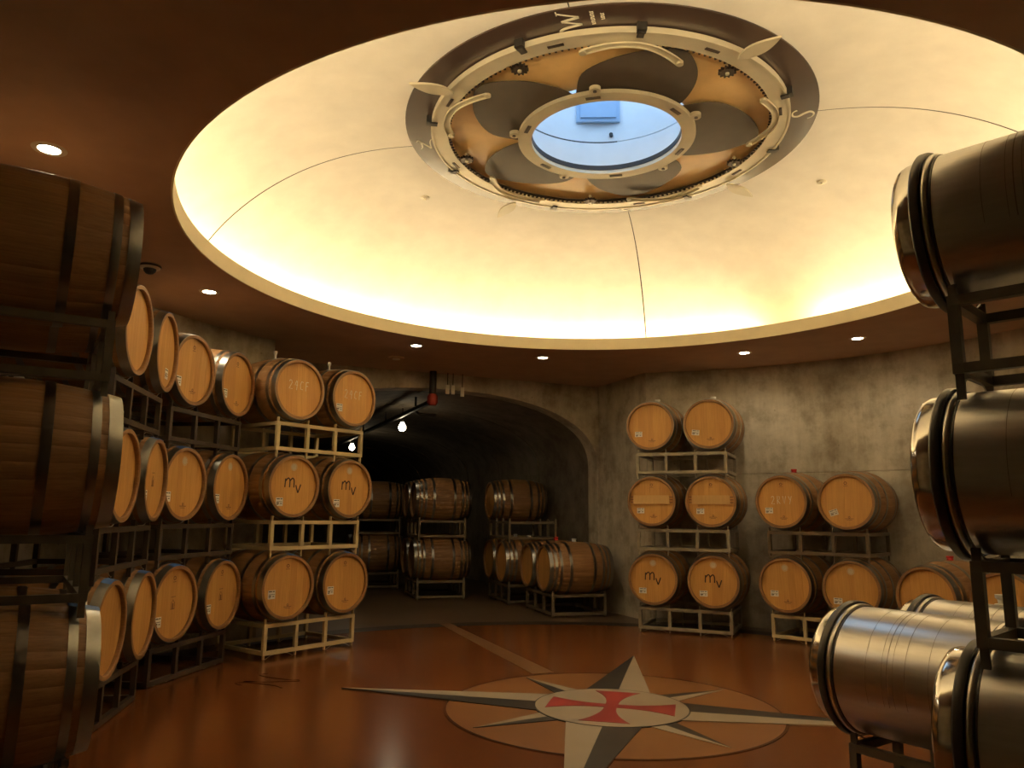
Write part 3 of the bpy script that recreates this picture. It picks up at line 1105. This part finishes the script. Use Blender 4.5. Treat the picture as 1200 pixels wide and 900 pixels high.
def barrel(hx, hy, zc, ang, label, group, feat=(), hoops=None, scale=1.0, boards=True, turn=0.0, tape_turn=0.0):
    """hx, hy: plan position of the front head's middle; zc: height of the axis; ang: plan angle the head faces"""
    a = radians(ang)
    n = (cos(a), sin(a))
    root = empty('wine_barrel', (hx - n[0] * HL * scale, hy - n[1] * HL * scale, zc - BRB * scale), a)
    root.scale = (scale,) * 3
    tag(root, label, 'barrel', group)
    link('staves', BODY, root)
    for h in (hoops or H6):
        link('hoop', h, root)
    head = link('head', HEAD, root, (0, 0, BRB), (turn, 0, 0))
    if boards:
        for b in BOARDS:
            link('board', b, head)
    up = (0, 0, BRB)
    for ft in feat:
        nm, *arg = ft if isinstance(ft, tuple) else (ft,)
        if nm == 'bung_w':
            link('bung', BUNG_W, root, (0, 0, 2 * BRB - 0.004))
        elif nm == 'bung_r':
            link('bung', BUNG_R, root, (0, 0, 2 * BRB - 0.004))
        elif nm == 'bung_t':
            link('bung', BUNG_T, root, (0, 0, 2 * BRB - 0.004))
        elif nm == 'sq':
            y, z, r = (arg + [0, 0, 0])[:3] if arg else (-0.165, -0.115, 0)
            link('sticker', STICK_SQ, root, (0, y, BRB + z), (r, 0, 0))
        elif nm == 'wd':
            y, z, r = arg if arg else (-0.15, -0.10, 0)
            link('sticker', STICK_WD, root, (0, y, BRB + z), (r, 0, 0))
        elif nm == 'mv':
            link('brand_mark', MV_ME, root, (0, 0.02, BRB + 0.03))
        elif nm == 'chalk':
            link('chalk_writing', CHALK_24, root, (0, 0.0, BRB + 0.045))
        elif nm == 'chalk_r':
            link('chalk_writing', CHALK_R, root, (0, 0.0, BRB + 0.02))
        elif nm == 'logo':
            link('round_logo', LOGO, root, (0, 0.0, BRB + 0.19))
        elif nm == 'low':
            link('cooper_stamp', STAMP_LOW, root, (0, 0.02, BRB - 0.185))
        elif nm == 'top':
            link('cooper_stamp', STAMP_TOP, root, (0, 0.0, BRB + 0.20))
        elif nm == 'arch':
            link('cooper_stamp', STAMP_ARCH, root, (0, 0.0, BRB + 0.0))
        elif nm == 'plank':
            pl = link('cross_plank', PLANK, root, (0, 0.0, BRB + 0.02))
            for sy in (-1, 1):
                for k in (-1, 0, 1):
                    link('dowel', PEG, pl, (0, sy * 0.242, k * 0.032))
        elif nm == 'tape':
            link('tape', TAPE_C, root, (0, 0, BRB), (arg[0] if arg else 0, 0, 0))
        elif nm == 'tape_q':
            link('tape', TAPE_Q, root, (0, 0, BRB))
    return root


# ================================================================== racks
SPACING = 0.72          # barrel to barrel
FRAME_IN = 0.085        # frame behind the barrel end
RACK_H = 0.285
CONTACT = 0.329        # axis of a barrel above the rack's top rail
TIER1 = 0.045 + RACK_H + CONTACT
PITCH_Z = 0.872
TB = 0.036              # tube size
_rack_cache = {}


def rack_parts(mat, length, h, slots):
    key = (mat, length, h, slots)
    if key in _rack_cache:
        return _rack_cache[key]
    W = slots[-1] - slots[0] + 0.36
    rail = G().box((0, 0, 0), (TB, W + TB, TB)).mesh('rail', mat)
    post = G().box((0, 0, 0), (TB, TB, h - 2 * TB - 0.0004)).mesh('upright', mat)
    stub = G().box((0, 0, 0), (TB * 0.8, 0.012, 0.044)).mesh('stub', mat)
    
    bar = G().box((0, 0, 0), (length - TB - 0.0004, TB, TB)).mesh('crossbar', mat)
    pts = [(0, -0.174, 0.036), (0, -0.165, 0.041), (0, -0.10, 0.009), (0, -0.06, 0.0025), (0, 0.06, 0.0025), (0, 0.10, 0.009), (0, 0.165, 0.041), (0, 0.174, 0.036)]
    wire = G().tube(pts, 0.0032, 6).mesh('cradle_wire', 'wire', 60)
    _rack_cache[key] = (rail, post, stub, bar, wire)
    return _rack_cache[key]


def rack(mx, my, z0, ang, mat, label, group, length=BL - 2 * FRAME_IN, inset=FRAME_IN, scale=1.0, foot=None, h=RACK_H, slots=(-SPACING / 2, SPACING / 2)):
    """mx, my: plan middle between the two front heads; z0: underside of the lower rails"""
    a = radians(ang)
    root = empty('barrel_rack', (mx, my, z0), a)
    root.scale = (scale,) * 3
    tag(root, label, 'rack', group)
    rail, post, stub, bar, wire = rack_parts(mat, length, h, slots)
    ymid = (slots[0] + slots[-1]) / 2
    posts = [y + d for y in slots for d in (-0.18, 0.18)]
    fl = 0.044 if foot is None else foot / scale
    for fx in (-inset, -inset - length):
        for z in (TB / 2, h - TB / 2):
            link('rail', rail, root, (fx, ymid, z))
        for y in posts:
            link('upright', post, root, (fx, y, h / 2))
            link('stub', stub, root, (fx, y, -fl / 2), (0, 0, 0), (1, 1, fl / 0.044))
            link('stub', stub, root, (fx, y, h + 0.022))
        for y in slots:
            link('cradle_wire', wire, root, (fx, y, h))
            link('cradle_wire', wire, root, (fx, y, 0), (pi, 0, 0))
    for y in (posts[0], posts[-1]):
        for z in (TB / 2, h - TB / 2):
            link('crossbar', bar, root, (-inset - length / 2, y, z))
    return root


def stack(mx, my, ang, tiers, rack_mats, where, group, feats, scale=0.985, hoops=None, names=('nearer', 'farther'), skip=(), pitch=0.955, boards=True, tiername=None, tier1=None, rack_h=RACK_H):
    """a stack of two-barrel racks with the barrels on them"""
    a = radians(ang)
    t = (-sin(a), cos(a))
    rnd = random.Random(int(mx * 100) + int(my * 10))
    tn = tiername or {1: ['bottom'], 2: ['bottom', 'upper'], 3: ['bottom', 'middle', 'top']}[tiers]
    for k in range(tiers):
        zc = ((tier1 or TIER1) + k * pitch)
        z0 = zc - (CONTACT + 0.006 + rack_h) * scale
        rack(mx, my, z0, ang, rack_mats[k], '%s steel rack of %s' % (tn[k], where), group + ' racks', scale=scale, foot=z0 - 0.004 if k == 0 else max(0.0, pitch - scale * (2 * CONTACT + 0.006 + rack_h)) + 0.046, h=rack_h)
        for j in (0, 1):
            if (k, j) in skip:
                continue
            d = (-1 if j == 0 else 1) * SPACING / 2 * scale
            feat = feats.get((k, j), ())
            desc = feats.get(('d', k, j), 'oak barrel')
            sc = 1.0
            barrel(mx + t[0] * d, my + t[1] * d, zc, ang, '%s, %s tier of %s, %s' % (desc, tn[k], where, names[j]), group, feat, hoops,
                   scale, boards, rnd.uniform(-0.05, 0.05))


TUN = ('away from tunnel', 'tunnel side')
# curved row of three-high stacks, from the tunnel mouth round to the dark end
stack(-1.89, 7.75, -37, 3, ['rack_cream'] * 3, 'the cream-racked stack', 'cream-racked barrels', {
    (2, 0): ['chalk', 'bung_t', ('tape', -0.15)], (2, 1): ['chalk', 'bung_t', ('sq', -0.185, -0.115, 0)],
    (1, 0): ['mv', ('sq', -0.15, -0.155, 0), 'logo'], (1, 1): ['mv', ('sq', -0.16, -0.155, 0), 'logo'],
    (0, 0): [('sq', -0.17, -0.06, 0), 'low', ('tape', -0.2), 'top'], (0, 1): [('sq', -0.18, -0.07, 0), 'low', ('tape', -0.2), 'top'],
    ('d', 2, 0): 'oak barrel chalked 24CF', ('d', 2, 1): 'oak barrel with sticker chalked 24CF', ('d', 1, 0): 'oak barrel marked mv', ('d', 1, 1): 'oak barrel marked mv',
    ('d', 0, 0): 'blue-taped oak barrel', ('d', 0, 1): 'blue-taped oak barrel'}, names=TUN, tier1=0.65)
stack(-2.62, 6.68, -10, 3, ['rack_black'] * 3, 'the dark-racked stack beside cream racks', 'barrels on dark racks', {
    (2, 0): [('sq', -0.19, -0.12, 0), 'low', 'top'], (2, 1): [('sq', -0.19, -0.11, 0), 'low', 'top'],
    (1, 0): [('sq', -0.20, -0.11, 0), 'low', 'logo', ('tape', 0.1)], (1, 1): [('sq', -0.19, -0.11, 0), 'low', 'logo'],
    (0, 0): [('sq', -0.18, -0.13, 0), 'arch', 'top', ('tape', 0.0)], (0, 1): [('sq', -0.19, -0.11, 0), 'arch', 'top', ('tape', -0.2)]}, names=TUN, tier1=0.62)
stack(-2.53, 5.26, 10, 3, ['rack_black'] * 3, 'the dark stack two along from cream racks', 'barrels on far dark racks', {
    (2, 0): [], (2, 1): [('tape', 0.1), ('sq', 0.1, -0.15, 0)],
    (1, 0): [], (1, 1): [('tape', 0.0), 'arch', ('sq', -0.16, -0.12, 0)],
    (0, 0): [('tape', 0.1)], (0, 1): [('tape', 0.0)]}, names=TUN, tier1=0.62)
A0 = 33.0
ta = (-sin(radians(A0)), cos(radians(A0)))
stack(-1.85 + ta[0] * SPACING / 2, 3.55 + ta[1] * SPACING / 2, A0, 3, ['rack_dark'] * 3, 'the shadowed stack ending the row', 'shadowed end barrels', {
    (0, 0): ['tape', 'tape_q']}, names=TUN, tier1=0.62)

# stacks against the round concrete wall
stack(2.03, 9.18, -114, 3, ['rack_grey'] * 3, 'the tall grey-racked wall stack', 'grey-racked barrels', {
    (2, 0): ['wd', 'low', 'bung_w'], (2, 1): [('wd', -0.16, -0.10, -0.1), 'low', 'bung_w'],
    (1, 0): ['plank', ('wd', -0.14, -0.115, 0), 'low', 'top'], (1, 1): ['plank', ('wd', -0.13, -0.115, 0), 'low', 'top'],
    (0, 0): ['mv', ('wd', -0.13, -0.14, 0), 'logo'], (0, 1): ['mv', ('wd', -0.12, -0.14, 0), 'logo'],
    ('d', 2, 0): 'white-bunged oak barrel', ('d', 2, 1): 'white-bunged oak barrel', ('d', 1, 0): 'oak barrel with cross plank', ('d', 1, 1): 'oak barrel with cross plank',
    ('d', 0, 0): 'oak barrel marked mv', ('d', 0, 1): 'oak barrel marked mv'}, pitch=0.92, tier1=0.62, rack_h=0.258, names=('tunnel side', 'away from tunnel'))
stack(3.33, 8.48, -131, 2, ['rack_cream', 'rack_brown'], 'the two-high wall stack', 'two-high wall barrels', {
    (1, 0): ['chalk_r', ('wd', -0.15, -0.10, 0), 'low', 'top', 'bung_r'], (1, 1): [('wd', -0.14, -0.12, 0.3), 'low', 'top'],
    (0, 0): [('wd', -0.13, -0.10, 0), 'low', 'logo'], (0, 1): ['logo', ('wd', -0.15, -0.13, 0)],
    ('d', 1, 0): 'red-bunged oak barrel with chalk writing', ('d', 1, 1): 'oak barrel with tilted sticker'}, pitch=0.92, tier1=0.62, rack_h=0.258, names=('tunnel side', 'drum side'))
stack(4.09, 7.07, -150, 1, ['rack_cream'], 'the low wall stack behind steel drums', 'low wall barrels', {
    (0, 0): ['arch', 'bung_r'], (0, 1): ['bung_r']}, tier1=0.62, names=('two-high-stack side', 'drum side'))

# barrels inside the tunnel
# heads face across the tunnel
TANG = -163.0


def tstack(s, o, tiers, where, feats, group, skip=(), boards=True):
    x, y = tun(s, o)
    stack(x, y, TANG, tiers, ['rack_tan'] * 3, where, group, feats, hoops=H8, boards=boards, names=('deeper in', 'tunnel mouth side'), skip=skip, tier1=0.64, pitch=0.955, scale=1.01, rack_h=0.270)


tstack(5.06, 1.66, 1, 'the low row at the tunnel mouth', {(0, 0): ['bung_r'], (0, 1): ['bung_w']}, 'low tunnel row')
tstack(6.62, 1.66, 2, 'the tunnel-wall row further in', {(0, 0): ['bung_w'], (0, 1): ['bung_w']}, 'low tunnel row', skip=((1, 1),))
tstack(7.64, 0.50, 2, 'the two-high stack in mid tunnel', {}, 'tunnel stacks', boards=False)
tstack(9.60, -0.10, 2, 'the deepest visible tunnel stack', {}, 'tunnel stacks', boards=False)

# ================================================================== steel drums
DL_, DR = 0.94, 0.293
DHL = DL_ / 2


def make_drum():
    out = {}
    x1 = DHL - 0.115
    out['shell'] = G().lathe([(x1 * (i / 5 - 1), DR) for i in range(11)], 72, 'X', False, (0, 0, DR)).mesh('shell', 'drum', 40)
    for sgn in (1, -1):
        fl = lambda p: [(sgn * x, r) for x, r in (p if sgn > 0 else p[::-1])]
        g = G().lathe(fl([(x1 + 0.03, DR - 0.004), (DHL - 0.035, DR - 0.006), (DHL - 0.016, DR - 0.012), (DHL - 0.004, DR - 0.028), (DHL, DR - 0.045), (DHL - 0.006, DR - 0.06), (DHL + 0.004, 0.12), (DHL + 0.008, 0.0)]), 72, 'X', False, (0, 0, DR))
        out['end', sgn] = g.mesh('end_cap', 'drum_polish', 40)
        g = G().lathe(fl([(x1 + 0.002, DR - 0.002), (x1 + 0.002, DR + 0.020), (x1 + 0.010, DR + 0.024), (x1 + 0.030, DR + 0.024), (x1 + 0.036, DR + 0.018), (x1 + 0.036, DR - 0.006)]), 72, 'X', False, (0, 0, DR))
        out['band', sgn] = g.mesh('clamp_band', 'drum_band', 40)
        g = G().lathe(fl([(x1 - 0.028, DR - 0.001), (x1 - 0.024, DR + 0.009), (x1 - 0.016, DR + 0.012), (x1 - 0.008, DR + 0.012), (x1 + 0.003, DR + 0.006), (x1 + 0.003, DR - 0.002)]), 72, 'X', False, (0, 0, DR))
        out['bead', sgn] = g.mesh('rolled_bead', 'drum', 40)
        g = G().lathe(fl([(x1 - 0.037, DR - 0.001), (x1 - 0.035, DR + 0.003), (x1 - 0.030, DR + 0.003), (x1 - 0.027, DR - 0.001)]), 72, 'X', False, (0, 0, DR))
        out['groove', sgn] = g.mesh('gasket_line', 'drum_band', 40)
    g = G()
    for xs_, w_ in ((-0.02, 0.003), (0.035, 0.002), (0.06, 0.004), (0.085, 0.002), (-0.12, 0.002), (0.16, 0.002)):
        g.lathe([(xs_, DR), (xs_, DR + 0.0006), (xs_ + w_, DR + 0.0006), (xs_ + w_, DR)], 72, 'X', False, (0, 0, DR), 0.15, 1.9)
    out['scuff'] = g.mesh('scuff_marks', 'drum_scuff', 40)
    out['bung'] = G().lathe([(0.0, 0.034), (0.008, 0.034), (0.012, 0.018), (0.03, 0.020), (0.038, 0.030), (0.055, 0.030), (0.055, 0.0)], 20, 'Z').mesh('bung', 'silicone', 40)
    out['dot'] = G().lathe([(0.0, 0.0), (0.004, 0.0)], 6, 'X')
    return out


DRUM = make_drum()
DOT = G().lathe([(0.0, 0.010), (0.003, 0.008), (0.003, 0.0)], 14, 'X').mesh('red_dot', 'red_bung', 40)


def drum(hx, hy, zc, ang, label, group, bung=False, dot=False):
    a = radians(ang)
    n = (cos(a), sin(a))
    root = empty('steel_drum', (hx - n[0] * DHL, hy - n[1] * DHL, zc - DR), a)
    tag(root, label, 'drum', group)
    link('shell', DRUM['shell'], root)
    for sgn in (1, -1):
        for nm, key in (('end_cap', 'end'), ('clamp_band', 'band'), ('rolled_bead', 'bead'), ('gasket_line', 'groove')):
            link(nm, DRUM[key, sgn], root)
    link('scuff_marks', DRUM['scuff'], root)
    if bung:
        link('bung', DRUM['bung'], root, (0, 0, 2 * DR - 0.002))
    if dot:
        link('red_dot', DOT, root, (DHL + 0.0, 0.05, DR + 0.06))
    return root


D_INSET, D_LEN = 0.165, 0.58


def drum_stack(hx, hy, ang, zs, slots, where, group, extra):
    """hx, hy: plan middle of the first drum's head; further drums stand along the rack"""
    a = radians(ang)
    t = (-sin(a), cos(a))
    names = {1: ['bottom'], 3: ['bottom', 'middle', 'top']}[len(zs)]
    for k, zc in enumerate(zs):
        z0 = zc - DR - 0.016 - RACK_H
        gap = z0 - 0.004 if k == 0 else z0 - (zs[k - 1] + DR) + 0.045
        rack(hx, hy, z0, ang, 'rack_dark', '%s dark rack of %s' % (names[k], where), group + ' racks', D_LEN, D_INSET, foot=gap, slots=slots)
        for j, d in enumerate(slots):
            lab = 'stainless steel drum, %s tier of %s' % (names[k], where)
            if len(slots) > 1:
                lab = 'stainless steel drum %s on %s' % (('with white bung', 'with small red dot on its end')[j], where)
            drum(hx + t[0] * d, hy + t[1] * d, zc, ang, lab, group, **extra.get((k, j), {}))


drum_stack(1.61, 2.90, 134, (0.615, 1.525, 2.46), (0.0,), 'the three-high drum stack', 'three-high drums', {})
drum_stack(1.67, 4.00, 124, (0.635,), (-0.70, 0.0), 'the low double drum rack', 'low-rack drums', {(0, 0): dict(bung=True), (0, 1): dict(dot=True)})

# ================================================================== tunnel services
def tp(s, o, z):
    return (*tun(s, o), z)


pipe = empty('sprinkler_pipe', tp(PORTAL_S - 0.12, 0.08, 2.95))
tag(pipe, 'black pipe with red coupling running along the tunnel crown', 'pipe')
base = pipe.location


def rel(p):
    return (p[0] - base[0], p[1] - base[1], p[2] - base[2])


link('main_run', G().tube([rel(tp(PORTAL_S - 0.15, 0.08, 2.90)), rel(tp(20, 0.08, 2.90))], 0.038, 12).mesh('main_run', 'black', 40), pipe)
link('drop', G().tube([rel(tp(PORTAL_S - 0.12, 0.08, ZC)), rel(tp(PORTAL_S - 0.12, 0.08, 2.98))], 0.05, 12).mesh('drop', 'black', 40), pipe)
link('coupling', G().tube([rel(tp(PORTAL_S - 0.12, 0.08, 3.0)), rel(tp(PORTAL_S - 0.12, 0.08, 2.97)), rel(tp(PORTAL_S - 0.12, 0.08, 2.88)), rel(tp(PORTAL_S - 0.12, 0.08, 2.84))], [0.05, 0.075, 0.075, 0.05], 14).mesh('coupling', 'red_pipe', 40), pipe)
for k in range(3):
    s = 5.9 + 1.9 * k
    link('hanger', G().box(rel(tp(s, 0.08, 2.98)), (0.03, 0.03, 0.2)).mesh('hanger', 'black'), pipe)
link('branch', G().tube([rel(tp(5.95, 0.08, 2.88)), rel(tp(5.95, 0.16, 2.83)), rel(tp(5.95, 0.42, 2.83))], 0.02, 10).mesh('branch', 'black', 40), pipe)

BULB = G().lathe([(0.0, 0.0), (0.005, 0.03), (0.03, 0.055), (0.07, 0.062), (0.11, 0.045), (0.14, 0.026), (0.17, 0.024)], 20, 'Z')
BULB.v = [(x, y, z - 0.17) for x, y, z in BULB.v]
BULB_ME = BULB.mesh('glass', 'bulb', 60)
CAP_ME = G().lathe([(-0.03, 0.0), (-0.03, 0.036), (0.05, 0.036), (0.06, 0.022), (0.06, 0.0)], 16, 'Z').mesh('socket', 'black', 40)
for s, lab in ((7.05, 'bare bulb lamp hanging from the tunnel crown near its mouth'), (11.3, 'bare bulb lamp hanging deeper in the tunnel crown')):
    lp = empty('tunnel_bulb', tp(s, 0.18, 2.86))
    tag(lp, lab, 'lamp')
    link('socket', CAP_ME, lp)
    link('glass', BULB_ME, lp, (0, 0, -0.01))
    link('stem', G().tube([(0, 0, 0.055), (0, 0, 0.20)], 0.010, 8).mesh('stem', 'black', 40), lp)

for k, (o, dz) in enumerate(((0.30, 0.0), (0.38, 0.0), (0.52, -0.02))):
    t = empty('hanging_tag', tp(PORTAL_S - 0.10, o, ZC))
    tag(t, ('pale tag on a cord next to the red pipe coupling', 'middle one of three pale tags above the tunnel arch', 'pale tag on a cord farthest from the red pipe coupling')[k], 'tag', 'tags above the tunnel arch')
    link('cord', G().tube([(0, 0, 0), (0, 0, -0.17 + dz)], 0.006, 6).mesh('cord', 'black'), t)
    link('plate', G().box((0, 0, -0.235 + dz), (0.012, 0.055, 0.13)).mesh('plate', 'tag'), t, (0, 0, 0), (0, 0, radians(-67)))
